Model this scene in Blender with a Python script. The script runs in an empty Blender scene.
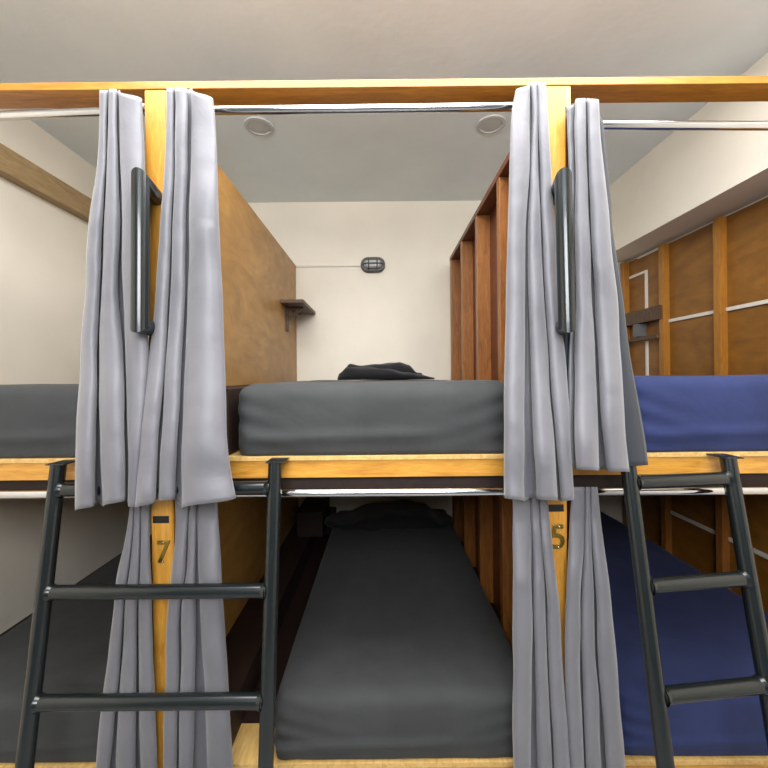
import bpy, bmesh, math, random
from mathutils import Vector, Matrix, noise
random.seed(4)
C = bpy.context.scene.collection
SC = bpy.context.scene

# ------------------------------------------------------------------ camera frame
CAMY, CAMZ = -1.28, 1.55
ROLL = math.radians(0.55)
RIGHT = Vector((math.cos(ROLL), 0, -math.sin(ROLL)))
UP = Vector((math.sin(ROLL), 0, math.cos(ROLL)))
EYE = Vector((0, CAMY, CAMZ))

def P(x, y, Y):
    """world point seen at photo position (x, y) at real depth Y"""
    d = RIGHT * ((x - 382) / 384) + UP * ((378 - y) / 384) + Vector((0, 1, 0))
    return EYE + d * (Y - CAMY)

# ------------------------------------------------------------------ helpers
def link(name, mesh, parent=None):
    o = bpy.data.objects.new(name, mesh)
    C.objects.link(o)
    if parent: o.parent = parent
    return o

def obj(name, bm, mat, parent=None, origin=None, smooth=False, label=None):
    """bm holds world coordinates; the object's origin goes to its own base"""
    bm.normal_update()
    vs = [v.co for v in bm.verts]
    if origin is None:
        mn = Vector([min(v[i] for v in vs) for i in range(3)])
        mx = Vector([max(v[i] for v in vs) for i in range(3)])
        origin = Vector(((mn.x + mx.x) / 2, (mn.y + mx.y) / 2, mn.z))
    origin = Vector(origin)
    bmesh.ops.translate(bm, verts=bm.verts, vec=-origin)
    me = bpy.data.meshes.new(name)
    bm.to_mesh(me); bm.free()
    me.materials.append(mat)
    if smooth:
        for p in me.polygons: p.use_smooth = True
    o = link(name, me)
    if parent:
        o.parent = parent
        o.location = origin - world_loc(parent)
    else:
        o.location = origin
    if label: o['label'] = label
    return o

def world_loc(o):
    l = Vector(o.location)
    while o.parent:
        o = o.parent; l += Vector(o.location)
    return l

def thing(name, label, cat, loc, group=None):
    o = bpy.data.objects.new(name, None); C.objects.link(o)
    o.location = loc; o.empty_display_size = .05
    o['label'] = label; o['category'] = cat
    if group: o['group'] = group
    return o

def tag(o, label, cat, group=None):
    o['label'] = label; o['category'] = cat
    if group: o['group'] = group
    return o

def struct(name, bm, mat):
    o = obj(name, bm, mat); o['kind'] = 'structure'
    return o

def box(bm, x0, x1, y0, y1, z0, z1, bev=0.0):
    vs = [bm.verts.new((x, y, z)) for x in (x0, x1) for y in (y0, y1) for z in (z0, z1)]
    f = [(0,1,3,2),(4,6,7,5),(0,4,5,1),(2,3,7,6),(0,2,6,4),(1,5,7,3)]
    fs = [bm.faces.new([vs[i] for i in q]) for q in f]
    if bev:
        es = list({e for q in fs for e in q.edges})
        bmesh.ops.bevel(bm, geom=es, offset=bev, segments=2, profile=.6, affect='EDGES')
    return vs

def bbox(*a, bev=.002):
    bm = bmesh.new(); box(bm, *a, bev=bev); return bm

def pipe(bm, pts, r, n=20, cap=True, flat=None):
    """round tube along pts, corners mitred"""
    pts = [Vector(p) for p in pts]
    m = len(pts); rings = []
    d0 = (pts[1] - pts[0]).normalized()
    ref = Vector((0, 0, 1)) if abs(d0.z) < .9 else Vector((1, 0, 0))
    a = d0.cross(ref).normalized(); b = d0.cross(a).normalized()
    ring = [pts[0] + a * r * math.cos(2*math.pi*k/n) + b * r * math.sin(2*math.pi*k/n) for k in range(n)]
    rings.append(ring)
    for i in range(1, m):
        din = (pts[i] - pts[i-1]).normalized()
        if i < m - 1:
            dout = (pts[i+1] - pts[i]).normalized()
            nrm = (din + dout).normalized()
        else:
            nrm = din
        ring = [q + din * ((pts[i] - q).dot(nrm) / din.dot(nrm)) for q in ring]
        rings.append(ring)
    vr = [[bm.verts.new(q) for q in rg] for rg in rings]
    for i in range(m - 1):
        for k in range(n):
            f = bm.faces.new((vr[i][k], vr[i][(k+1) % n], vr[i+1][(k+1) % n], vr[i+1][k]))
            f.smooth = True
    if cap:
        bm.faces.new(list(reversed(vr[0]))); bm.faces.new(vr[-1])

def pipe_bm(pts, r, n=20):
    bm = bmesh.new(); pipe(bm, pts, r, n); bmesh.ops.recalc_face_normals(bm, faces=bm.faces); return bm

def pipe_obj(name, pts, r, mat, parent=None, n=20):
    bm = pipe_bm(pts, r, n)
    for e in bm.edges:
        if len(e.link_faces) == 2 and e.calc_face_angle(0) > .6: e.smooth = False
    return obj(name, bm, mat, parent)

def soft_box(x0, x1, y0, y1, z0, z1, r, n=(24, 40, 8), fn=None):
    bm = bmesh.new()
    bmesh.ops.create_cube(bm, size=2)
    # rebuild as a gridded shell
    bm.clear()
    nx, ny, nz = n
    verts = {}
    def V(i, j, k):
        key = (i, j, k)
        if key not in verts:
            p = Vector((x0 + (x1-x0)*i/nx, y0 + (y1-y0)*j/ny, z0 + (z1-z0)*k/nz))
            c = Vector((min(max(p.x, x0+r), x1-r), min(max(p.y, y0+r), y1-r), min(max(p.z, z0+r), z1-r)))
            d = p - c
            if d.length > 1e-6: p = c + d.normalized() * min(r, max(abs(d.x), abs(d.y), abs(d.z)))
            if fn: p = fn(p)
            verts[key] = bm.verts.new(p)
        return verts[key]
    for i in range(nx):
        for j in range(ny):
            for k in (0, nz): bm.faces.new((V(i,j,k), V(i+1,j,k), V(i+1,j+1,k), V(i,j+1,k)))
    for i in range(nx):
        for k in range(nz):
            for j in (0, ny): bm.faces.new((V(i,j,k), V(i+1,j,k), V(i+1,j,k+1), V(i,j,k+1)))
    for j in range(ny):
        for k in range(nz):
            for i in (0, nx): bm.faces.new((V(i,j,k), V(i,j+1,k), V(i,j+1,k+1), V(i,j,k+1)))
    bmesh.ops.recalc_face_normals(bm, faces=bm.faces)
    return bm

# ------------------------------------------------------------------ materials
def new_mat(name):
    m = bpy.data.materials.new(name); m.use_nodes = True
    nt = m.node_tree; b = nt.nodes['Principled BSDF']
    return m, nt, b

def ramp(nt, stops):
    r = nt.nodes.new('ShaderNodeValToRGB')
    while len(r.color_ramp.elements) < len(stops): r.color_ramp.elements.new(.5)
    for e, (p, c) in zip(r.color_ramp.elements, stops):
        e.position = p; e.color = (*c, 1)
    return r

def wood(name, cols, scale=(1, 1, 1), rough=.45, coat=.25, dist=1.2, bump=.08, grain=7):
    m, nt, b = new_mat(name); L = nt.links.new
    tc = nt.nodes.new('ShaderNodeTexCoord'); mp = nt.nodes.new('ShaderNodeMapping')
    mp.inputs['Scale'].default_value = scale
    oi = nt.nodes.new('ShaderNodeObjectInfo')
    ad = nt.nodes.new('ShaderNodeVectorMath'); ad.operation = 'ADD'
    ml = nt.nodes.new('ShaderNodeVectorMath'); ml.operation = 'SCALE'; ml.inputs['Scale'].default_value = 13
    cmb = nt.nodes.new('ShaderNodeCombineXYZ')
    for i in range(3): L(oi.outputs['Random'], cmb.inputs[i])
    L(cmb.outputs[0], ml.inputs[0]); L(tc.outputs['Object'], mp.inputs['Vector'])
    L(mp.outputs[0], ad.inputs[0]); L(ml.outputs[0], ad.inputs[1])
    n1 = nt.nodes.new('ShaderNodeTexNoise'); n1.inputs['Scale'].default_value = grain
    n1.inputs['Detail'].default_value = 6; n1.inputs['Distortion'].default_value = dist
    n1.inputs['Roughness'].default_value = .62
    L(ad.outputs[0], n1.inputs['Vector'])
    st = [(.28 + .44 * i / (len(cols) - 1), c) for i, c in enumerate(cols)]
    r = ramp(nt, st); L(n1.outputs['Fac'], r.inputs['Fac'])
    n2 = nt.nodes.new('ShaderNodeTexNoise'); n2.inputs['Scale'].default_value = grain * 5
    n2.inputs['Detail'].default_value = 3
    L(ad.outputs[0], n2.inputs['Vector'])
    mx = nt.nodes.new('ShaderNodeMix'); mx.data_type = 'RGBA'; mx.blend_type = 'MULTIPLY'
    mx.inputs['Factor'].default_value = .35
    r2 = ramp(nt, [(.3, (.55, .5, .45)), (.65, (1, 1, 1))]); L(n2.outputs['Fac'], r2.inputs['Fac'])
    L(r.outputs['Color'], mx.inputs['A']); L(r2.outputs['Color'], mx.inputs['B'])
    L(mx.outputs['Result'], b.inputs['Base Color'])
    b.inputs['Roughness'].default_value = rough
    b.inputs['Coat Weight'].default_value = coat; b.inputs['Coat Roughness'].default_value = .25
    bp = nt.nodes.new('ShaderNodeBump'); bp.inputs['Strength'].default_value = bump
    bp.inputs['Distance'].default_value = .004
    L(n2.outputs['Fac'], bp.inputs['Height']); L(bp.outputs[0], b.inputs['Normal'])
    return m

def plaster(name, col, var=.06, rough=.85, scale=2.5):
    m, nt, b = new_mat(name); L = nt.links.new
    tc = nt.nodes.new('ShaderNodeTexCoord')
    n = nt.nodes.new('ShaderNodeTexNoise'); n.inputs['Scale'].default_value = scale
    n.inputs['Detail'].default_value = 7
    L(tc.outputs['Object'], n.inputs['Vector'])
    lo = tuple(c * (1 - var) for c in col); hi = tuple(min(1, c * (1 + var)) for c in col)
    r = ramp(nt, [(.35, lo), (.65, hi)]); L(n.outputs['Fac'], r.inputs['Fac'])
    L(r.outputs['Color'], b.inputs['Base Color'])
    b.inputs['Roughness'].default_value = rough
    n2 = nt.nodes.new('ShaderNodeTexNoise'); n2.inputs['Scale'].default_value = 14
    n2.inputs['Detail'].default_value = 5
    L(tc.outputs['Object'], n2.inputs['Vector'])
    bp = nt.nodes.new('ShaderNodeBump'); bp.inputs['Strength'].default_value = .18
    bp.inputs['Distance'].default_value = .01
    L(n2.outputs['Fac'], bp.inputs['Height']); L(bp.outputs[0], b.inputs['Normal'])
    return m

def cloth(name, col, rough=.8, sheen=.2, weave=900, wr=.25, var=.08, spec=.3):
    m, nt, b = new_mat(name); L = nt.links.new
    tc = nt.nodes.new('ShaderNodeTexCoord')
    n = nt.nodes.new('ShaderNodeTexNoise'); n.inputs['Scale'].default_value = 9; n.inputs['Detail'].default_value = 5
    L(tc.outputs['Object'], n.inputs['Vector'])
    r = ramp(nt, [(.35, tuple(c*(1-var) for c in col)), (.65, tuple(c*(1+var) for c in col))])
    L(n.outputs['Fac'], r.inputs['Fac']); L(r.outputs['Color'], b.inputs['Base Color'])
    b.inputs['Roughness'].default_value = rough
    b.inputs['Sheen Weight'].default_value = sheen; b.inputs['Sheen Roughness'].default_value = .5
    b.inputs['Specular IOR Level'].default_value = spec
    w = nt.nodes.new('ShaderNodeTexNoise'); w.inputs['Scale'].default_value = weave
    L(tc.outputs['Object'], w.inputs['Vector'])
    bp = nt.nodes.new('ShaderNodeBump'); bp.inputs['Strength'].default_value = .12; bp.inputs['Distance'].default_value = .001
    L(w.outputs['Fac'], bp.inputs['Height'])
    n3 = nt.nodes.new('ShaderNodeTexNoise'); n3.inputs['Scale'].default_value = 11; n3.inputs['Detail'].default_value = 3
    n3.inputs['Distortion'].default_value = .8
    L(tc.outputs['Object'], n3.inputs['Vector'])
    b2 = nt.nodes.new('ShaderNodeBump'); b2.inputs['Strength'].default_value = wr; b2.inputs['Distance'].default_value = .012
    L(n3.outputs['Fac'], b2.inputs['Height']); L(bp.outputs[0], b2.inputs['Normal'])
    L(b2.outputs[0], b.inputs['Normal'])
    return m

def plain(name, col, rough=.5, metal=0, coat=0, var=.0, bump=0):
    m, nt, b = new_mat(name); L = nt.links.new
    b.inputs['Base Color'].default_value = (*col, 1)
    b.inputs['Roughness'].default_value = rough; b.inputs['Metallic'].default_value = metal
    b.inputs['Coat Weight'].default_value = coat
    tc = nt.nodes.new('ShaderNodeTexCoord')
    n = nt.nodes.new('ShaderNodeTexNoise'); n.inputs['Scale'].default_value = 5; n.inputs['Detail'].default_value = 1
    L(tc.outputs['Object'], n.inputs['Vector'])
    mr = nt.nodes.new('ShaderNodeMapRange')
    mr.inputs['To Min'].default_value = max(0, rough - .02); mr.inputs['To Max'].default_value = min(1, rough + .03)
    L(n.outputs['Fac'], mr.inputs['Value']); L(mr.outputs[0], b.inputs['Roughness'])
    return m

M = {}
PINE = [(.44, .185, .022), (.62, .295, .04), (.72, .37, .06)]
M['pine_x'] = wood('varnished_pine_lengthwise', PINE, (.7, 6, 6), .4, .3)
M['pine_z'] = wood('varnished_pine_upright', PINE, (6, 6, .7), .4, .3)
M['beam'] = wood('orange_varnished_beam', [(.36, .13, .016), (.50, .19, .022), (.62, .26, .035)], (.7, 6, 6), .4, .3)
M['ply'] = wood('golden_plywood', [(.31, .155, .036), (.40, .205, .048), (.49, .265, .072)], (1, .5, 1.1), .5, .2, dist=2.5, grain=3.5)
M['ply_dark'] = wood('brown_plywood', [(.17, .066, .007), (.24, .098, .010), (.30, .128, .014)], (1, .5, 1.1), .5, .2, dist=2.5, grain=3.5)
M['stud'] = wood('reddish_stud_timber', [(.20, .066, .013), (.31, .112, .020), (.42, .165, .033)], (7, 7, .8), .5, .2)
M['stud_ply'] = wood('dark_red_partition_ply', [(.10, .027, .009), (.15, .04, .012), (.2, .055, .017)], (1, .5, 1.1), .5, .2, dist=2.5, grain=3.5)
M['stud_amber'] = wood('amber_stud_timber', [(.30, .115, .011), (.39, .16, .016), (.46, .20, .022)], (7, 7, .8), .5, .2)
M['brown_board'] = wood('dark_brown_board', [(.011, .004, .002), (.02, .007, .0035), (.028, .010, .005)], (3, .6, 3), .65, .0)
M['oldbeam'] = wood('aged_tan_beam', [(.27, .175, .08), (.38, .255, .12), (.46, .32, .16)], (6, .8, 6), .6, .05)
M['deck'] = wood('pale_pine_deck', [(.52, .30, .085), (.66, .42, .14), (.75, .51, .2)], (5, .7, 5), .5, .15)
M['shelfwood'] = wood('dark_shelf_wood', [(.05, .026, .012), (.085, .045, .022), (.12, .065, .032)], (3, 3, 3), .55, .1)
M['wall'] = plaster('warm_white_wall', (.80, .74, .63), .03)
M['wall_grey'] = plaster('blue_grey_wall', (.16, .18, .20), .05)
M['ceil'] = plaster('grey_white_ceiling', (.75, .805, .815), .05, scale=1.6)
M['floor'] = plaster('grey_concrete_floor', (.30, .295, .29), .1, .55)
M['curtain'] = cloth('grey_satin_curtain', (.142, .141, .160), .5, .3, 1100, .22, .03, .5)
M['lining'] = cloth('slate_curtain_lining', (.03, .034, .042), .8, .1, 900, .1, .05)
M['charcoal'] = cloth('charcoal_sheet', (.043, .045, .046), .85, .05, 700, .22)
M['navy'] = cloth('navy_sheet', (.020, .030, .100), .85, .04, 700, .22)
M['black'] = cloth('black_blanket', (.012, .012, .014), .9, .12, 500, .5)
M['chrome'] = plain('polished_chrome', (.62, .62, .64), .12, 1)
M['blackmetal'] = plain('black_painted_steel', (.007, .010, .011), .22, 0, .2)
M['brass'] = plain('aged_brass', (.42, .29, .07), .3, 1)
M['sticker'] = plain('black_sticker', (.005, .005, .005), .5)
M['white_plastic'] = plain('white_plastic_trunking', (.70, .66, .58), .5)
M['grey_plastic'] = plain('grey_plastic', (.12, .12, .12), .5)
M['lamp_frame'] = plain('dark_grey_lamp_frame', (.07, .065, .062), .5)
M['lens'] = plain('frosted_lens', (.36, .35, .34), .3)
M['dl_rim'] = plain('downlight_rim', (.55, .55, .54), .5)
M['dl_lens'] = plain('downlight_lens', (.50, .50, .49), .45)
M['screw'] = plain('steel_screw', (.6, .55, .4), .25, 1)

# ------------------------------------------------------------------ the room
XL, XR, XS, YB, YF, ZC = -1.99, 2.075, 1.80, 1.96, -2.5, 3.04
SOF = 2.508
struct('floor', bbox(XL - .1, XR + .1, YF - .1, YB + .1, -.1, 0, bev=0), M['floor'])
KX0, KX1, KY0, KY1 = -1.15, 1.4, -1.0, .17      # added, unseen roof opening to brighten the upper bunks
bm = bmesh.new()
for q in ((XL - .1, KX0, YF - .1, YB + .1), (KX1, XR + .1, YF - .1, YB + .1), (KX0, KX1, YF - .1, KY0), (KX0, KX1, KY1, YB + .1)):
    box(bm, *q, ZC, ZC + .1)
struct('ceiling', bm, M['ceil'])
struct('wall_back', bbox(XL - .1, XR + .1, YB, YB + .1, 0, ZC, bev=0), M['wall'])
struct('wall_left', bbox(XL - .1, XL, YF, YB, 0, ZC, bev=0), M['wall'])
bm = bmesh.new()
prof = [(XR, 0), (XR, SOF), (XS, SOF), (XS, ZC), (XR + .1, ZC), (XR + .1, 0)]
a = [bm.verts.new((x, YF, z)) for x, z in prof]; b_ = [bm.verts.new((x, YB, z)) for x, z in prof]
for i in range(6):
    j = (i + 1) % 6; bm.faces.new((a[i], a[j], b_[j], b_[i]))
bm.faces.new(a); bm.faces.new(list(reversed(b_)))
bmesh.ops.recalc_face_normals(bm, faces=bm.faces)
struct('wall_right', bm, M['wall'])
# wall behind the viewer with the big window the daylight comes through
WX0, WX1, WZ0, WZ1 = -.8, .8, 1.95, 2.97
bm = bmesh.new()
box(bm, XL - .1, WX0, YF - .1, YF, 0, ZC); box(bm, WX1, XR + .1, YF - .1, YF, 0, ZC)
box(bm, WX0, WX1, YF - .1, YF, 0, WZ0); box(bm, WX0, WX1, YF - .1, YF, WZ1, ZC)
struct('wall_front', bm, M['wall_grey'])
bm = bmesh.new()
for x0, x1, z0, z1 in ((WX0, WX1, WZ0, WZ0+.05), (WX0, WX1, WZ1-.05, WZ1), (WX0, WX0+.05, WZ0, WZ1), (WX1-.05, WX1, WZ0, WZ1), (-.025, .025, WZ0, WZ1)):
    box(bm, x0, x1, YF - .07, YF - .03, z0, z1)
struct('window_1', bm, M['white_plastic'])
# old beam fixed along the left wall
struct('trim_1', bbox(XL, XL + .062, -.6, YB, 2.625, 2.765, bev=.004), M['oldbeam'])

# ------------------------------------------------------------------ the built-in bunk frame
frame = thing('bunk_bed', 'built-in double-deck bunk frame of varnished pine posts, boards and plywood partitions', 'bunk bed', (0, 0, 0))
ZD = 1.287        # top of the upper decks
ZL = .243          # top of the lower decks
posts = {}
for nm, xa, xb in (('left', 155, 162), ('right', 554.8, 556.3)):
    t = P(xa, 85, 0); l = P(xb, 520, 0)
    sl = (t.x - l.x) / (t.z - l.z)
    zt = 2.519
    x_at = lambda z, l=l, sl=sl: l.x + sl * (z - l.z)
    bm = bmesh.new(); vs = box(bm, -.0365, .0365, 0, .07, 0, zt, bev=0)
    for v in bm.verts: v.co.x += x_at(v.co.z)
    bmesh.ops.bevel(bm, geom=list(bm.edges), offset=.003, segments=2, affect='EDGES')
    posts[nm] = (obj('post', bm, M['pine_z'], frame), x_at)
for x in (-1.95, 2.03):
    obj('post', bbox(x - .036, x + .036, 0, .07, 0, 2.519), M['pine_z'], frame)
XPL, XPR = posts['left'][1](1.9), posts['right'][1](1.9)
# long flat top beam
obj('top_beam', bbox(XL + .002, 1.797, 0, .088, 2.521, 2.546), M['beam'], frame)
# cleat beside the right post that carries the rod end
obj('cleat', bbox(P(564.5, 90, .0).x, P(571, 90, .0).x, .002, .03, P(568, 106.5, 0).z, 2.519), M['deck'], frame, label='paler pine cleat')
# boards across the front of both decks
obj('bed_board', bbox(XL + .002, XR - .003, .03, .06, 1.212, ZD - .015), M['pine_x'], frame)
obj('bed_board', bbox(XL + .002, XR - .003, .03, .06, .13, ZL - .018), M['pine_x'], frame)
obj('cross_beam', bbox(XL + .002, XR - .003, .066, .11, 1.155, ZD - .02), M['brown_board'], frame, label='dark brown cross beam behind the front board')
# partitions: plywood on one side, upright studs on the other
PX = {'left': -.729, 'right': .633}
def partition(px, z0, z1, y1, studs, mat, smat, plate=None, thick=.012, d=.045):
    p = obj('partition_panel', bbox(px, px + thick, .03, y1, z0, z1, bev=.001), mat, frame)
    for y in studs:
        obj('stud', bbox(px - d, px, y - .023, y + .023, z0, z1 - (.03 if plate else 0), bev=.002), smat, p)
    if plate:
        obj('top_plate', bbox(px - d - .002, px, .072, y1, z1 - .03, z1, bev=.002), plate, p)
    return p
ST = [.12, .54, .965, 1.385, 1.795]
partition(PX['left'], 1.520, 2.503, YB - .003, [.1, .55, 1.0, 1.45, 1.9], M['ply'], M['stud'])
partition(PX['left'], .385, 1.20, YB - .003, [.1, .55, 1.0, 1.45, 1.9], M['ply'], M['stud'])
partition(PX['right'], ZD, 2.517, 1.82, ST, M['stud_ply'], M['stud'], M['stud_ply'], d=.076)
partition(PX['right'], ZL, 1.205, 1.82, ST, M['stud_ply'], M['stud'], d=.076)
RS = [.12, .565, 1.01, 1.465, 1.905]
RX = 2.045
partition(RX, ZD, SOF - .022, YB - .003, RS, M['ply_dark'], M['stud_amber'])
partition(RX, ZL, 1.205, YB - .003, RS, M['ply_dark'], M['stud'])
# decks
bays = ((XL + .002, PX['left'] - .05), (PX['left'] + .015, PX['right'] - .05), (PX['right'] + .015, RX - .05))
for x0, x1 in ((XL + .002, PX['left'] - .002), (PX['left'] - .002, PX['right']), (PX['right'], RX)):
    obj('deck', bbox(x0, x1, .024, YB - .003, ZD - .015, ZD - .0005, bev=.001), M['deck'], frame)
    obj('deck', bbox(x0, x1, .181, YB - .003, ZL - .018, ZL - .0005, bev=.001), M['brown_board'], frame, label='lower deck coloured dark for shade')  # shade deep in the bunk put into the deck colour
    obj('deck_lit_front', bbox(x0, x1, .024, .18, ZL - .018, ZL - .0005, bev=.001), M['deck'], frame, label='lower deck front coloured pale for light')  # same deck, its lit front edge given a paler colour
obj('gap_dark_strip', bbox(PX['left'] + .015, -.395, YB - .022, YB - .004, ZL, .47, bev=.002), M['brown_board'], frame, label='added dark strip over the wall at the head of the lower gap')  # added to darken the gap where the wall shows too pale
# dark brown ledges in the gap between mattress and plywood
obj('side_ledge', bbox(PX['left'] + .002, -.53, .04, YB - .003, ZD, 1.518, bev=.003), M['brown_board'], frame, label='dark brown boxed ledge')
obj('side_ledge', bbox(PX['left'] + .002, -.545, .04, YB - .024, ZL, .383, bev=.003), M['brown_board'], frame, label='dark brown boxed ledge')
# grab handles: mitred steel tube bolted to the posts
for nm, xt, xb_ in (('left', 140.5, 140), ('right', 563, 567)):
    pt = P(xt, 172, -.12); pb = P(xb_, 327, -.12)
    ax = posts[nm][1]
    zt = P(xt, 165, -.145).z - .03; zb = P(xb_, 333, -.12).z + .023
    pts = [(ax(zt), 0, zt), (pt.x, -.12, zt), (pb.x, -.12, zb), (ax(zb), 0, zb)]
    h = pipe_obj('grab_handle', pts, .0245, M['blackmetal'], frame, 28)
    h['label'] = 'black steel grab handle'
# brass numerals and stickers on the posts
def text_bm(body, h, depth):
    cu = bpy.data.curves.new('numeral', 'FONT'); cu.body = body; cu.size = h / .69
    cu.extrude = depth / 2; cu.offset = .0005; cu.bevel_depth = .0008; cu.align_x = 'CENTER'
    o = bpy.data.objects.new('numeral', cu); C.objects.link(o)
    dg = bpy.context.evaluated_depsgraph_get()
    me = bpy.data.meshes.new_from_object(o.evaluated_get(dg))
    bpy.data.objects.remove(o); bpy.data.curves.remove(cu)
    bm = bmesh.new(); bm.from_mesh(me); bpy.data.meshes.remove(me)
    bmesh.ops.rotate(bm, verts=bm.verts, matrix=Matrix.Rotation(math.pi / 2, 3, 'X'))
    return bm
for nm, num, x, y0, y1, sx, sy in (('left', '7', 163.5, 540.5, 562, 161, 519.5), ('right', '5', 557.5, 524.5, 547.5, 555.5, 508)):
    lo = P(x, y1, 0); hi = P(x, y0, 0)
    bm = text_bm(num, hi.z - lo.z, .004)
    if num == '7':
        for v in bm.verts: v.co.x *= .85; v.co.x += .05 * (v.co.z - .03)
    bmesh.ops.translate(bm, verts=bm.verts, vec=(lo.x, -.003, lo.z))
    n = obj('number_plate', bm, M['brass'], posts[nm][0])
    n['label'] = 'brass numeral ' + num
    for zz in (lo.z + .004, hi.z - .005):
        bm = bmesh.new()
        bmesh.ops.create_uvsphere(bm, u_segments=10, v_segments=6, radius=.004, matrix=Matrix.Translation((lo.x + (.004 if zz > lo.z + .02 else 0), -.006, zz)))
        obj('screw', bm, M['screw'], n, smooth=True)
    s0 = P(sx - 8, sy + 3.6, 0); s1 = P(sx + 8, sy - 3.6, 0)
    s = obj('sticker', bbox(s0.x, s1.x, -.0015, .001, s0.z, s1.z, bev=0), M['sticker'], posts[nm][0])
    s['label'] = 'small black rectangular sticker'

# ------------------------------------------------------------------ curtain rods
def rod(label, x0, xp0, y0, x1, xp1, y1, r=.0142):
    Yr = .018
    a = P(xp0, y0, Yr); b = P(xp1, y1, Yr)
    sl = (b.z - a.z) / (b.x - a.x)
    pa = Vector((x0, Yr, a.z + sl * (x0 - a.x))); pb = Vector((x1, Yr, a.z + sl * (x1 - a.x)))
    t = thing('curtain_rod', label, 'curtain rod', (pa + pb) / 2, 'chrome curtain rods on the bunks')
    pipe_obj('tube', [pa, pb], r, M['chrome'], t, 24)
    d = (pb - pa).normalized()
    for e, s in ((pa, 1), (pb, -1)):
        pipe_obj('end_flange', [e, e + d * s * .012], r * 1.35, M['chrome'], t, 24)
    return t
pl, pr = posts['left'][1], posts['right'][1]
g = .0375
rod('chrome curtain rod across the top of the upper left bunk', XL + .003, 0, 116, pl(2.42) - g, 100, 111.8)
rod('chrome curtain rod above the upper middle bunk, between the two posts', pl(2.45) + g, 216, 110.6, pr(2.45) - g, 512, 106.8)
rod('chrome curtain rod across the upper right bunk, set lowest of the top three', P(571, 125, 0).x + .001, 604, 125.2, 2.03 - .037, 768, 125.8)
rod('chrome curtain rod under the upper left bunk, behind the ladder', XL + .003, 0, 494.5, pl(1.17) - g, 120, 493.5)
rod('chrome curtain rod above the lower middle bunk, between the two posts', pl(1.17) + g, 280, 493.2, pr(1.17) - g, 505, 491.5)
rod('chrome curtain rod above the lower navy bunk, behind the narrow ladder', pr(1.17) + g, 600, 491.5, 2.03 - .037, 768, 490.5)

# ------------------------------------------------------------------ curtains
def interp(tab, y):
    if y <= tab[0][0]: i = 0
    elif y >= tab[-1][0]: i = len(tab) - 2
    else:
        i = max(k for k in range(len(tab) - 1) if tab[k][0] <= y)
    y0, y1 = tab[i][0], tab[i+1][0]
    t = (y - y0) / (y1 - y0)
    n = len(tab[0][1])
    out = []
    for k in range(n):
        p1, p2 = tab[i][1][k], tab[i+1][1][k]
        if t < 0 or t > 1:
            out.append(p1 + (p2 - p1) * max(-.15, min(t, 1.5))); continue
        m1 = (p2 - tab[i-1][1][k]) / (y1 - tab[i-1][0]) * (y1 - y0) if i > 0 else p2 - p1
        m2 = (tab[i+2][1][k] - p1) / (tab[i+2][0] - y0) * (y1 - y0) if i + 2 < len(tab) else p2 - p1
        h = t*t*(3 - 2*t)
        out.append(p1 + (p2 - p1)*h + m1*(t**3 - 2*t*t + t) + m2*(t**3 - t*t))
    return out

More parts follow.
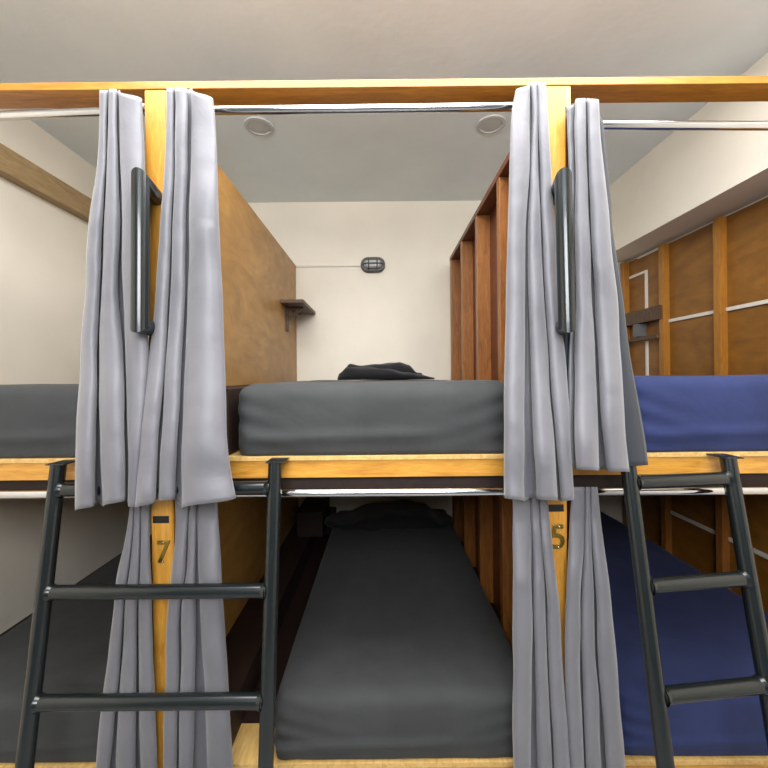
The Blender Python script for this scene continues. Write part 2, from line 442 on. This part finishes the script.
def curtain(label, group, tab, tops, bots, depth, upper=True, lining=None, seed=0, back=None):
    """tab: rows of fold edges down the cloth; tops / bots: height of each fold's two upper / lower corners"""
    nf = len(tab[0][1]) // 2
    NT, NR = 14, 90
    # parameter columns: fold points then one valley point
    rows = []
    for r in range(NR + 1):
        s = r / NR
        row = []
        for f in range(nf):
            for k in range(NT + 1):
                th = math.radians(-22 + 224 * k / NT)
                u = k / NT
                yt = tops[f][0] + (tops[f][1] - tops[f][0]) * u
                yb = bots[f][0] + (bots[f][1] - bots[f][0]) * u
                row.append((f, th, u, yt + (yb - yt) * s))
            if f < nf - 1:
                row.append((f, None, 0, (tops[f][1] + tops[f+1][0]) / 2 + 2 + ((bots[f][1] + bots[f+1][0]) / 2 - 3 - (tops[f][1] + tops[f+1][0]) / 2 - 2) * s))
        pts = []
        for f, th, u, y in row:
            e = interp(tab, y)
            y0, bcap = depth(y)
            off = back[f] if back else 0
            if th is None:
                xm = (e[2*f+1] + e[2*f+2]) / 2
                w = min(e[2*f+1] - e[2*f], e[2*f+3] - e[2*f+2]) * .0033 / 2
                Yv = y0 + min(bcap, w) * .7 + .022 + off * .5
                pts.append((xm, y, Yv))
            else:
                c = (e[2*f] + e[2*f+1]) / 2; aa = (e[2*f+1] - e[2*f]) / 2 * (.93 if nf > 1 else 1)
                c += ((e[2*f+1] - e[2*f]) / 2 - aa) * (-1 if f == 0 else 1 if f == nf - 1 else 0)
                bb = min(bcap, aa * .0033 * 1.6) * (.85 + .3 * noise.noise((f * 3.1 + seed, y * .012, 0)))
                cx, sn = math.cos(th), math.sin(th)
                cs = math.copysign(abs(cx) ** .85, cx)
                Yv = y0 - bb * (math.copysign(abs(sn) ** .8, sn)) + off
                # shallow secondary ripples on broad folds
                if aa > 15: Yv += .006 * math.sin(u * 9 + y * .006 + seed) * max(sn, 0)
                # soft horizontal slackening towards the hem
                hem = max(0, (y - (tab[-1][0] - 110)) / 110)
                Yv += .006 * hem * noise.noise((f * 1.7 + seed + u, y * .035, u * 2))
                if f or upper:
                    Yv += .005 * noise.noise((f * 4.1 + seed, y * .022, u * 1.6)) * max(sn, 0) * min(1, max(0, (y - 130) / 120 if upper else 1))
                    Yv += .0025 * noise.noise((f * 7.7 + seed * 2, y * .055, u * 3.1)) * max(sn, 0)
                xo = 1.2 * noise.noise((seed + f * 2.3, y * .02, u))
                pts.append((c - aa * cs + xo, y, Yv))
        rows.append([P(x, y, min(Yv, -.004)) for x, y, Yv in pts])
    bm = bmesh.new()
    vs = [[bm.verts.new(p) for p in rw] for rw in rows]
    nc = len(rows[0])
    for r in range(NR):
        for k in range(nc - 1):
            bm.faces.new((vs[r][k], vs[r+1][k], vs[r+1][k+1], vs[r][k+1]))
    p0 = rows[0][nc // 2]
    t = thing('curtain', label, 'curtain', (sum(p.x for p in rows[-1]) / nc, rows[-1][nc//2].y, min(p.z for p in rows[-1])), group)
    o = obj('panel', bm, M['curtain'], t, smooth=True)
    md = o.modifiers.new('cloth_thickness', 'SOLIDIFY'); md.thickness = .002; md.offset = 0
    # the sleeve behind the rod
    e0 = interp(tab, max(t_[0] for t_ in tops) + 6)
    xa, xb = e0[0] + 1.5, e0[-1] - 1.5
    ytop = max(max(t_) for t_ in tops) + 1.5; ybot = ytop + (38 if upper else 22)
    bm = bmesh.new(); prev = None
    N = 30
    for k in range(N + 1):
        x = xa + (xb - xa) * k / N
        wob = .003 * math.sin(k * 1.3 + seed)
        col = []
        for q in range(9):
            w = q / 8
            y = ytop + (ybot - ytop) * w
            Yv = -.006 + (.043 + wob) * math.sin(math.pi * min(1, w * 1.0)) ** .6
            col.append(bm.verts.new(P(x, y, Yv)))
        if prev:
            for q in range(8): bm.faces.new((prev[q], col[q], col[q+1], prev[q+1]))
        prev = col
    sl = obj('rod_sleeve', bm, M['curtain'], t, smooth=True)
    md = sl.modifiers.new('cloth_thickness', 'SOLIDIFY'); md.thickness = .0015; md.offset = 0
    for tab_l, yt0, yb0, dy in (lining or ()):
        # edge of the cloth turned so that its dark back faces the room
        bm = bmesh.new(); prev = None
        for r in range(61):
            s = r / 60
            col = []
            for k in range(9):
                u = k / 8
                y = yt0 + 8 * u + (yb0 - 1.5 * u - yt0 - 8 * u) * s
                xl, xr = interp(tab_l, y)
                y0, _ = depth(y)
                Yv = y0 + dy + .02 * u - .012 * math.sin(u * math.pi)
                col.append(bm.verts.new(P(xl + (xr - xl) * u, y, min(Yv, -.004))))
            if prev:
                for k in range(8): bm.faces.new((prev[k], col[k], col[k+1], prev[k+1]))
            prev = col
        l_ = obj('lining', bm, M['lining'], t, smooth=True, label='dark slate lining turned outwards')
        md = l_.modifiers.new('cloth_thickness', 'SOLIDIFY'); md.thickness = .002; md.offset = 0
    return t

def up_depth(y):
    s = min(1, max(0, (y - 300) / 170)); s = s*s*(3 - 2*s)
    cap = .026 + .022 * min(1, max(0, (y - 100) / 90)) + .014 * s
    return -.044 - .056 * s, cap
def low_depth(y):
    s = min(1, max(0, (y - 520) / 60))
    return -.006 - .022 * s, .012 + .034 * s

GU, GL = 'grey curtains of the upper bunks', 'grey curtains of the lower bunks'
curtain('grey curtain gathered left of the left post on the upper left bunk', GU, [
    (90, (100,108.5, 109,116.5, 118,142)), (160, (97.5,106, 106.5,118, 119,144)), (230, (88,103, 104,120, 120.5,144)),
    (300, (85,100, 101,119, 121.5,144)), (350, (81,98, 99,123, 124.5,148)), (400, (78,98, 99,125, 126,145.5)),
    (450, (76,97, 100,125.5, 127,141)), (510, (75,96, 102.5,126.5, 128,138))],
    ((90,90),(89,89),(90,100)), ((511,505),(507,499),(506,508)), up_depth, seed=1)
curtain('grey curtain with a broad flared hem on the upper middle bunk, beside the left post', GU, [
    (87, (167,173.5, 175,186, 190,211)), (110, (166.5,174, 175,188, 190.5,214)), (160, (165,174, 174.5,187.5, 189,217.5)),
    (230, (160,172, 172.5,186, 187,219.5)), (300, (155.5,169, 170,185, 185.5,222)), (350, (150,167, 167,182.5, 183.5,224)),
    (400, (144,163, 163.5,180, 180.5,226)), (450, (138,159, 160,177.5, 179,228)), (505, (135,156.5, 158,175, 177.5,238))],
    ((88,88),(87,88),(88,100)), ((509,501),(501,499),(510,496)), up_depth, seed=5)
curtain('grey curtain on the upper middle bunk, hanging over the left side of the right post', GU, [
    (84, (517,531, 531.5,537, 538,545)), (110, (512.5,531, 532,537.5, 538,547)), (160, (510,531, 531,538.5, 539,550.5)),
    (230, (508,527, 528,541, 541.5,555)), (300, (506,526, 528,545, 545,559)), (350, (505,526, 530,548.5, 548,564)),
    (400, (504,525.5, 531,551, 552,568)), (450, (504,525.5, 534,556, 556,571)), (502, (504,525.5, 536,559, 560,573.5))],
    ((91,83),(82,82),(82,83)), ((497,502),(499,501),(502,499)), up_depth, seed=9)
curtain('grey curtain of the upper right bunk with a dark slate lining showing at its edge', GU, [
    (100, (566,574, 575.5,585, 586,598)), (130, (567.5,574, 575,586, 587,600.5)), (200, (570,574, 575,588, 589.5,607)),
    (230, (571,574, 574.5,589.5, 590.7,609.5)), (300, (571,575, 575.5,592.5, 593.6,617)), (350, (569.5,574, 574.5,595, 596,620.5)),
    (400, (569,573, 574,597, 598.5,624)), (440, (570,574, 574.5,599, 602,626)), (472, (571,575, 576,600, 605,629.5))],
    ((107,104),(99,98),(98,100)), ((466,467),(469,471),(471,472)), up_depth, seed=13,
    lining=[([(110, (595,601)), (130, (598,604)), (200, (604.5,610.5)), (230, (607,612.5)), (300, (614,623)), (350, (618,629)), (400, (621.5,638)), (440, (623.5,645)), (470, (627,648.5))], 112, 466.5, .004),
            ([(300, (566,575)), (350, (564.5,575)), (400, (566,575)), (470, (569,578))], 300, 466, .03)],
    back=[.012, 0, 0])
curtain('grey curtain of the lower left bunk, behind the wide ladder left of numeral 7', GL, [
    (500, (131,135, 135,141, 141.5,149)), (540, (125,132, 132.5,140, 140.5,149.6)), (573, (118,129, 129.5,139, 139.5,150.5)),
    (600, (114.7,124.5, 125.5,137.5, 138.5,151.5)), (650, (109,122, 122.6,137.5, 138.6,153)), (690, (103.4,118.5, 119.5,137, 138.6,155)), (768, (95.5,111, 115.5,136.5, 140,157))],
    ((497,497),(497,497),(497,497)), ((812,812),(812,812),(812,812)), low_depth, upper=False, seed=21)
curtain('grey curtain of the lower middle bunk, crossed by the wide ladder right of numeral 7', GL, [
    (500, (175.5,190, 191,197, 197.5,217)), (540, (175,187.5, 188.7,195.8, 196.8,219.6)), (573, (171.5,185.5, 186,195.5, 197,221)),
    (600, (168.6,181.5, 182.4,196, 198,223)), (650, (166,180, 181,195.5, 200,226.5)), (690, (165,179, 180,195, 203.5,229)), (768, (163,177.5, 178.5,194, 206,233))],
    ((497,497),(497,497),(497,497)), ((812,812),(812,812),(812,812)), low_depth, upper=False, seed=27)
curtain('grey curtain of the lower middle bunk, left of numeral 5 beside the studs', GL, [
    (488, (513,531, 531.6,537, 537.6,546)), (540, (513,532.2, 532.5,541, 541.5,552)), (600, (513,533.3, 533.6,545.5, 545.7,558.4)),
    (650, (513,533.3, 535,547.3, 547.5,561.5)), (700, (512.7,532.5, 535.5,549.5, 550,565.4)), (768, (513.5,531.5, 537,552.5, 553.5,569.5))],
    ((488,488),(488,488),(488,488)), ((812,812),(812,812),(812,812)), low_depth, upper=False, seed=33)
curtain('grey curtain of the lower navy bunk, right of numeral 5 beside the narrow ladder', GL, [
    (488, (572,585, 585.5,590, 590.5,597)), (540, (569,585, 584.5,591, 591.5,603)), (600, (566,581, 581.6,594, 595,610.8)),
    (650, (565,581, 581.6,595.5, 596.5,615.2)), (700, (566,582, 583,599, 600,619.2)), (768, (570,585, 585.6,601.5, 605,624.8))],
    ((487,487),(487,487),(487,487)), ((812,812),(812,812),(812,812)), low_depth, upper=False, seed=39)

# ------------------------------------------------------------------ ladders
def ladder(label, xl, xr, yl, yr, lean, rungs, r=.0222, rr=.0215, ztop=1.282):
    t = thing('bunk_ladder', label, 'ladder', ((xl + xr) / 2, (yl + yr) / 2 - lean * ztop, 0), 'black steel bunk ladders')
    ln = ztop
    def pt(side, tt):
        x, y = (xl, yl) if side == 0 else (xr, yr)
        return Vector((x, y - lean * tt, ztop - tt))
    for s in (0, 1):
        rail = pipe_obj('rail', [pt(s, 0), pt(s, ln - .012)], r, M['blackmetal'], t, 28)
        top = pt(s, 0)
        bm = bmesh.new()
        # flat plate closing the tube and lapping back onto the board
        box(bm, top.x - .026, top.x + .034, top.y - .022, .029, top.z - .002, top.z + .002, bev=.0015)
        obj('hook_plate', bm, M['blackmetal'], rail)
        ft = pt(s, ln)
        pipe_obj('rubber_foot', [(ft.x, ft.y, 0), (ft.x, ft.y, .03)], r * 1.25, M['sticker'], rail, 24)
    for tt in rungs:
        a, b = pt(0, tt), pt(1, tt); d = (b - a).normalized()
        rg = pipe_obj('rung', [a + d * r * .6, b - d * r * .6], rr, M['blackmetal'], t, 24)
        for e, sg in ((a, 1), (b, -1)):
            bm = bmesh.new()
            n = 20; prev = None
            ref = Vector((0, 0, 1)); a1 = d.cross(ref).normalized(); b1 = d.cross(a1).normalized()
            for q, rad in ((r * .82, rr * 1.22), (r * 1.05, rr * 1.14), (r * 1.35, rr * 1.005)):
                ring = [bm.verts.new(e + d * sg * q + (a1 * math.cos(2*math.pi*k/n) + b1 * math.sin(2*math.pi*k/n)) * rad) for k in range(n)]
                if prev:
                    for k in range(n): bm.faces.new((prev[k], prev[(k+1) % n], ring[(k+1) % n], ring[k]))
                prev = ring
            bmesh.ops.recalc_face_normals(bm, faces=bm.faces)
            obj('weld', bm, M['blackmetal'], rg, smooth=True)
    return t
ladder('wide black steel ladder leaning on the left bunks, across the post numbered 7', -1.055, -.350, -.03, -.03, .149, (.083, .388, .692, .997))
ladder('narrow black steel ladder leaning on the right bunks in front of the navy bed', .772, 1.123, -.068, -.03, .187, (.066, .360, .644, .94))

# ------------------------------------------------------------------ mattresses and bedding
def mattress(name, label, x0, x1, z0, z1, mat, seed, y0=.03, y1=YB - .03, r=.042, tuck=True):
    def fn(p):
        q = Vector(p)
        top = max(0, (p.z - z0) / (z1 - z0))
        n1 = noise.noise((p.x * 2.3 + seed, p.y * 1.7, p.z * 3)) * .006
        n2 = noise.noise((p.x * 7 + seed, p.y * 5, p.z * 14)) * .003
        # gathered creases of the fitted sheet at the front corners
        if p.y < y0 + .12:
            for cx, sg in ((x0, 1), (x1, -1)):
                d = (p.x - cx) * sg
                if d < .35:
                    k = math.exp(-d / .10) * (1 - abs(top - .4))
                    q.y += .008 * k * math.sin(top * 24 + d * 30 + seed)
            # a long slack pull running in from the corner
            line = .22 + .10 * (p.x - x0) / (x1 - x0)
            q.y -= .010 * math.exp(-((top - line) / .07) ** 2) * (1 if p.x < x0 + .62 * (x1 - x0) else math.exp(-((p.x - x0 - .62*(x1-x0)) / .08) ** 2))
            q.y += .004 * (2 * top - 1) ** 2 - .004 * math.sin(math.pi * max(0, min(1, top)))
        if top > .5: q.z += n1 + n2
        else: q.z += 0
        q.x += n2; q.y += n2
        return q
    def fc(p):
        q = fn(p); q.z = max(q.z, z0); return q
    bm = soft_box(x0, x1, y0, y1, z0 - r * .8, z1, r, (44, 60, 20), fc)
    o = obj('mattress', bm, mat, smooth=True)
    return tag(o, label, 'mattress', 'mattresses in the bunks')
z0u, z1u, z0l, z1l = ZD + .0005, 1.535, ZL + .0005, .462
mattress('m', 'charcoal sheeted mattress on the upper left bunk', -1.70, -.80, z0u, z1u + .002, M['charcoal'], 1)
mattress('m', 'charcoal sheeted mattress on the upper middle bunk, with a black blanket at its far end', -.505, .46, z0u, z1u, M['charcoal'], 2, r=.055)
mattress('m', 'navy blue sheeted mattress on the upper right bunk', .86, 1.79, z0u, z1u + .012, M['navy'], 3)
mattress('m', 'charcoal sheeted mattress on the lower left bunk behind the wide ladder', -1.67, -.80, z0l, z1l, M['charcoal'], 4)
mattress('m', 'charcoal sheeted mattress on the lower middle bunk, seen whole from its foot', -.385, .525, z0l, z1l, M['charcoal'], 5)
mattress('m', 'navy blue sheeted mattress on the lower right bunk behind the narrow ladder', .80, 1.785, z0l, z1l, M['navy'], 6)

# crumpled black blanket on the upper middle mattress
def lump(bm, prof, zb, yc, dep, seed, thick=None, n=26):
    """rounded soft heap whose outline across X follows prof [(x, height)]"""
    xs = [p[0] for p in prof]
    nu = 44; rings = []
    for i in range(nu + 1):
        x = xs[0] + (xs[-1] - xs[0]) * i / nu
        k = max(j for j in range(len(prof) - 1) if prof[j][0] <= x + 1e-9)
        t = (x - prof[k][0]) / (prof[k+1][0] - prof[k][0]); t = t*t*(3-2*t)
        h = prof[k][1] + (prof[k+1][1] - prof[k][1]) * t
        e = min(1, max(.15, math.sin(math.pi * min(1, max(0, i / nu))) ** .35))
        ring = []
        for q in range(n):
            a = 2 * math.pi * q / n
            yy = math.copysign(abs(math.cos(a)) ** .7, math.cos(a)) * dep / 2 * e
            zz = (math.copysign(abs(math.sin(a)) ** .7, math.sin(a)) + 1) / 2 * h
            nn = noise.noise((x * 9 + seed, yy * 9, a)) * .012
            ring.append(bm.verts.new((x, yc + yy + nn, zb + max(0, zz + (nn if zz > .03 else 0)))))
        rings.append(ring)
    for i in range(nu):
        for q in range(n):
            bm.faces.new((rings[i][q], rings[i][(q+1) % n], rings[i+1][(q+1) % n], rings[i+1][q]))
    bm.faces.new(list(reversed(rings[0]))); bm.faces.new(rings[-1])
    bmesh.ops.recalc_face_normals(bm, faces=bm.faces)
YBL = 1.45
def hx(x): return P(x, 378, YBL).x
def hz(y, zb): return P(390, y, YBL - .1).z - zb
bm = bmesh.new()
zb = z1u + .003
prof1 = [(hx(338), .02), (hx(341), .055), (hx(348), hz(366, zb)), (hx(364), hz(366, zb)), (hx(385), hz(368, zb)), (hx(405), hz(372, zb)), (hx(419), hz(375, zb)), (hx(434), .012)]
lump(bm, prof1, zb, YBL, .44, 3)
prof2 = [(hx(343), .03), (hx(350), hz(362, zb) - .0), (hx(364), hz(364.5, zb)), (hx(376), hz(363, zb)), (hx(398), hz(361, zb)), (hx(408), hz(364.5, zb)), (hx(417), hz(372, zb)), (hx(422), .03)]
lump(bm, [(x, max(.02, h - .03)) for x, h in prof2], zb + .026, YBL + .03, .36, 8)
o = obj('blanket', bm, M['black'], smooth=True)
tag(o, 'crumpled folded black blanket at the far end of the upper middle mattress', 'blanket')
# dark pillow on the lower middle mattress
YP = 1.62
bm = bmesh.new()
zb = z1l - .002
lx = lambda x: P(x, 500, YP).x
lz = lambda y: P(390, y, YP - .1).z - zb
lump(bm, [(lx(325), .03), (lx(331), lz(522)), (lx(345), lz(521)), (lx(368), lz(514)), (lx(398), lz(511)), (lx(424), lz(513)), (lx(440), lz(522)), (lx(452), .03)], zb, YP, .46, 14)
o = obj('pillow', bm, M['black'], smooth=True)
tag(o, 'black pillow heaped at the dim far end of the lower middle mattress', 'pillow')
# rounded dark pillow on the lower navy bed
bm = bmesh.new()
XN = P(640, 515, 1.55).x
lump(bm, [(.86, .02), (.93, .10), (1.1, .12), (1.3, .115), (1.45, .09), (1.55, .02)], zb, 1.62, .42, 17)
o = obj('pillow', bm, M['navy'], smooth=True)
tag(o, 'navy pillow at the far end of the lower right mattress', 'pillow')

# ------------------------------------------------------------------ fixtures
# bulkhead lamp on the far wall
c = P(373, 265.5, YB)
t = thing('bulkhead_light', 'oval caged grey bulkhead lamp on the far wall of the upper middle bunk', 'wall light', (c.x, YB, c.z))
def stadium(cx, cz, w, h, Y, n=16):
    r = h / 2; pts = []
    for s, a0 in ((1, -90), (-1, 90)):
        for k in range(n + 1):
            a = math.radians(a0 + 180 * k / n)
            pts.append(Vector((cx + s * (w / 2 - r) + r * math.cos(a), Y, cz + r * math.sin(a))))
    return pts
def loft(bm, loops, cap_last=True, cap_first=True):
    vs = [[bm.verts.new(p) for p in lp] for lp in loops]
    n = len(vs[0])
    for i in range(len(vs) - 1):
        for k in range(n):
            bm.faces.new((vs[i][k], vs[i][(k+1) % n], vs[i+1][(k+1) % n], vs[i+1][k]))
    if cap_first: bm.faces.new(vs[0])
    if cap_last: bm.faces.new(vs[-1])
    bmesh.ops.recalc_face_normals(bm, faces=bm.faces)
W, H = .205, .125
bm = bmesh.new(); loft(bm, [stadium(c.x, c.z, W, H, YB), stadium(c.x, c.z, W, H, YB - .03), stadium(c.x, c.z, W - .015, H - .015, YB - .042), stadium(c.x, c.z, W - .045, H - .045, YB - .042), stadium(c.x, c.z, W - .045, H - .045, YB - .02)])
obj('housing', bm, M['lamp_frame'], t)
bm = bmesh.new(); loft(bm, [stadium(c.x, c.z, W - .05, H - .05, YB - .021), stadium(c.x, c.z, W - .055, H - .055, YB - .05), stadium(c.x, c.z, W - .09, H - .08, YB - .065)])
obj('lens', bm, M['lens'], t, smooth=False)
bm = bmesh.new()
for dx in (-.035, .035):
    pipe(bm, [(c.x + dx, YB - .038, c.z - H/2 + .012), (c.x + dx, YB - .074, c.z - H/2 + .03), (c.x + dx, YB - .074, c.z + H/2 - .03), (c.x + dx, YB - .038, c.z + H/2 - .012)], .0045, 10)
pipe(bm, [(c.x - W/2 + .012, YB - .038, c.z), (c.x - W/2 + .04, YB - .074, c.z), (c.x + W/2 - .04, YB - .074, c.z), (c.x + W/2 - .012, YB - .038, c.z)], .0045, 10)
bmesh.ops.recalc_face_normals(bm, faces=bm.faces)
obj('cage', bm, M['lamp_frame'], t)
a = P(297, 266.5, YB)
o = obj('cable_trunking', bbox(PX['left'] + .014, c.x - W/2 - .001, YB - .012, YB - .0005, a.z - .007, a.z + .007, bev=.002), M['white_plastic'])
tag(o, 'thin white cable trunking running to the oval caged lamp', 'cable trunking', 'white cable trunking')

# downlights
for x, y, lab in ((259, 126, 'round recessed ceiling light on the left, nearest the broad flared curtain'), (491, 124, 'round recessed ceiling light on the right, nearest the right post')):
    d = (P(x, y, 0) - EYE); k = (ZC - CAMZ) / d.z; q = EYE + d * k
    t = thing('ceiling_light', lab, 'ceiling light', (q.x, q.y, ZC), 'recessed ceiling lights')
    def ringloop(r, z, n=40): return [Vector((q.x + r*math.cos(2*math.pi*i/n), q.y + r*math.sin(2*math.pi*i/n), z)) for i in range(n)]
    bm = bmesh.new(); loft(bm, [ringloop(.085, ZC - .0005), ringloop(.083, ZC - .008), ringloop(.066, ZC - .010), ringloop(.063, ZC - .003)], True, True)
    obj('rim', bm, M['dl_rim'], t)
    bm = bmesh.new(); loft(bm, [ringloop(.0625, ZC - .0035), ringloop(.0605, ZC - .006), ringloop(.03, ZC - .0085)], True, True)
    obj('lens', bm, M['dl_lens'], t)

# small corner shelf on the plywood
Xw = PX['left'] + .0125
t = thing('wall_shelf', 'small dark wooden shelf with bracket on the plywood by the far wall', 'shelf', (Xw, 1.75, 2.12))
z = CAMZ + .55
obj('shelf_board', bbox(Xw, Xw + .165, 1.43, 1.94, z - .012, z + .012), M['shelfwood'], t)
bm = bmesh.new(); box(bm, Xw, Xw + .014, 1.60, 1.64, z - .19, z - .0125, bev=.001); box(bm, Xw + .0145, Xw + .13, 1.61, 1.63, z - .026, z - .0125, bev=.001)
vs = [bm.verts.new(p) for p in ((Xw + .0145, 1.613, z - .12), (Xw + .0145, 1.613, z - .085), (Xw + .085, 1.613, z - .027), (Xw + .115, 1.613, z - .027))]
vs2 = [bm.verts.new(v.co + Vector((0, .014, 0))) for v in vs]
bm.faces.new(vs); bm.faces.new(list(reversed(vs2)))
for i in range(4): bm.faces.new((vs[i], vs[(i+1) % 4], vs2[(i+1) % 4], vs2[i]))
bmesh.ops.recalc_face_normals(bm, faces=bm.faces)
obj('bracket', bm, M['shelfwood'], t)

# dark wooden box in the gap of the lower middle bunk
p0 = P(297, 530, 1.55); p1 = P(322.5, 512, 1.55)
bm = bmesh.new()
box(bm, p0.x, p1.x, 1.55, 1.93, .3835, p1.z - .02, bev=.003)
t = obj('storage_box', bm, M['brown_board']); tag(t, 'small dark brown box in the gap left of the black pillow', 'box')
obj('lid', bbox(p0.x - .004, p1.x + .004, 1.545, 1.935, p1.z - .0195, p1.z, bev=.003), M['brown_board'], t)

# shelf between the studs of the upper right bunk
ys0, ys1 = RS[3] + .024, RS[4] - .024
t = thing('wall_shelf', 'brown shelf with deep lip between studs above the upper navy bed', 'shelf', (RX - .05, (ys0 + ys1) / 2, 2.0))
zt = P(660, 305.5, ys0).z
obj('shelf_lip', bbox(RX - .062, RX - .0452, ys0 - .03, ys1 + .03, zt - .10, zt, bev=.002), M['shelfwood'], t)
obj('shelf_board', bbox(RX - .045, RX - .001, ys0, ys1, zt - .10, zt - .082, bev=.002), M['shelfwood'], t)
obj('lower_rail', bbox(RX - .06, RX - .04, ys0, ys1, zt - .235, zt - .205, bev=.002), M['shelfwood'], t)
obj('socket_box', bbox(RX - .07, RX - .001, ys0 + .19, ys0 + .25, zt - .202, zt - .104, bev=.003), M['grey_plastic'], t, label='grey plastic socket box')

# white cable trunking on the right partition
GT = 'white cable trunking'
def trunk(name, label, segs):
    bm = bmesh.new()
    for s in segs: box(bm, *s, bev=.002)
    return tag(obj('cable_trunking', bm, M['white_plastic']), label, 'cable trunking', GT)
xa, xb = RX - .011, RX - .0005
zc = CAMZ + .385
t = thing('cable_trunking', 'white cable trunking running level between studs above the upper navy bed', 'cable trunking', (RX, .9, zc), GT)
for a0, a1 in ((RS[0], RS[1]), (RS[1], RS[2]), (RS[2], RS[3])):
    obj('trunking_length', bbox(xa, xb, a0 + .0235, a1 - .0235, zc - .011, zc + .011), M['white_plastic'], t)
zc2 = CAMZ - .97
t = thing('cable_trunking', 'white cable trunking low on the studded partition beside the lower navy bed', 'cable trunking', (RX, .9, zc2), GT)
for a0, a1 in ((RS[0], RS[1]), (RS[1], RS[2]), (RS[2], RS[3])):
    obj('trunking_length', bbox(xa, xb, a0 + .0235, a1 - .0235, zc2 - .012, zc2 + .012), M['white_plastic'], t)
yv = CAMY + 384 * RX / (648 - 382)
zL = P(648, 270, yv).z
trunk('t', 'white cable trunking bent in an upside-down L above the brown shelf', [(xa, xb, yv - .012, yv + .012, zt - .08, zL), (xa, xb, yv + .0125, yv + .2, zL - .02, zL)])
trunk('t', 'short white upright cable trunking below the brown shelf with deep lip', [(xa, xb, yv - .012, yv + .012, z1u - .02, zt - .24)])
trunk('t', 'white strip for light leaking under the soffit above the brown shelf', [(xa, xb, RS[3] + .03, RS[3] + .3, SOF - .036, SOF - .024)])  # white strip stands for light leaking between plywood and soffit

# ------------------------------------------------------------------ light
W_E, K_E = 88, 92
w = bpy.data.worlds.new('world'); SC.world = w; w.use_nodes = True
bg = w.node_tree.nodes['Background']; bg.inputs['Color'].default_value = (.80, .88, 1, 1); bg.inputs['Strength'].default_value = .15
def area(name, loc, rot, sx, sy, e, col):
    l = bpy.data.lights.new(name, 'AREA'); l.shape = 'RECTANGLE'; l.size = sx; l.size_y = sy
    l.energy = e; l.color = col
    o = bpy.data.objects.new(name, l); C.objects.link(o); o.location = loc; o.rotation_euler = rot
    return o
area('window_daylight', (0, YF - .12, (WZ0 + WZ1) / 2), (math.radians(90), 0, 0), WX1 - WX0, WZ1 - WZ0, W_E, (.98, .985, 1))
area('added_roof_light', ((KX0 + KX1) / 2, (KY0 + KY1) / 2, ZC + .12), (0, 0, 0), KX1 - KX0, KY1 - KY0, K_E, (1, .985, .965))  # added lamp in the unseen roof opening, brightens the upper bunks
# ------------------------------------------------------------------ camera
cd = bpy.data.cameras.new('camera'); cam = bpy.data.objects.new('camera', cd); C.objects.link(cam)
cd.sensor_fit = 'HORIZONTAL'; cd.sensor_width = 36; cd.lens = 18; cd.clip_start = .02
cd.shift_x = 2 / 768; cd.shift_y = -6 / 768
fw = Vector((0, 1, 0))
cam.matrix_world = Matrix(((RIGHT.x, UP.x, -fw.x, EYE.x), (RIGHT.y, UP.y, -fw.y, EYE.y), (RIGHT.z, UP.z, -fw.z, EYE.z), (0, 0, 0, 1)))
SC.camera = cam
vs_ = SC.view_settings
vs_.view_transform = 'Standard'; vs_.look = 'None'; vs_.gamma = 1; vs_.use_curve_mapping = False
vs_.exposure = 0.33
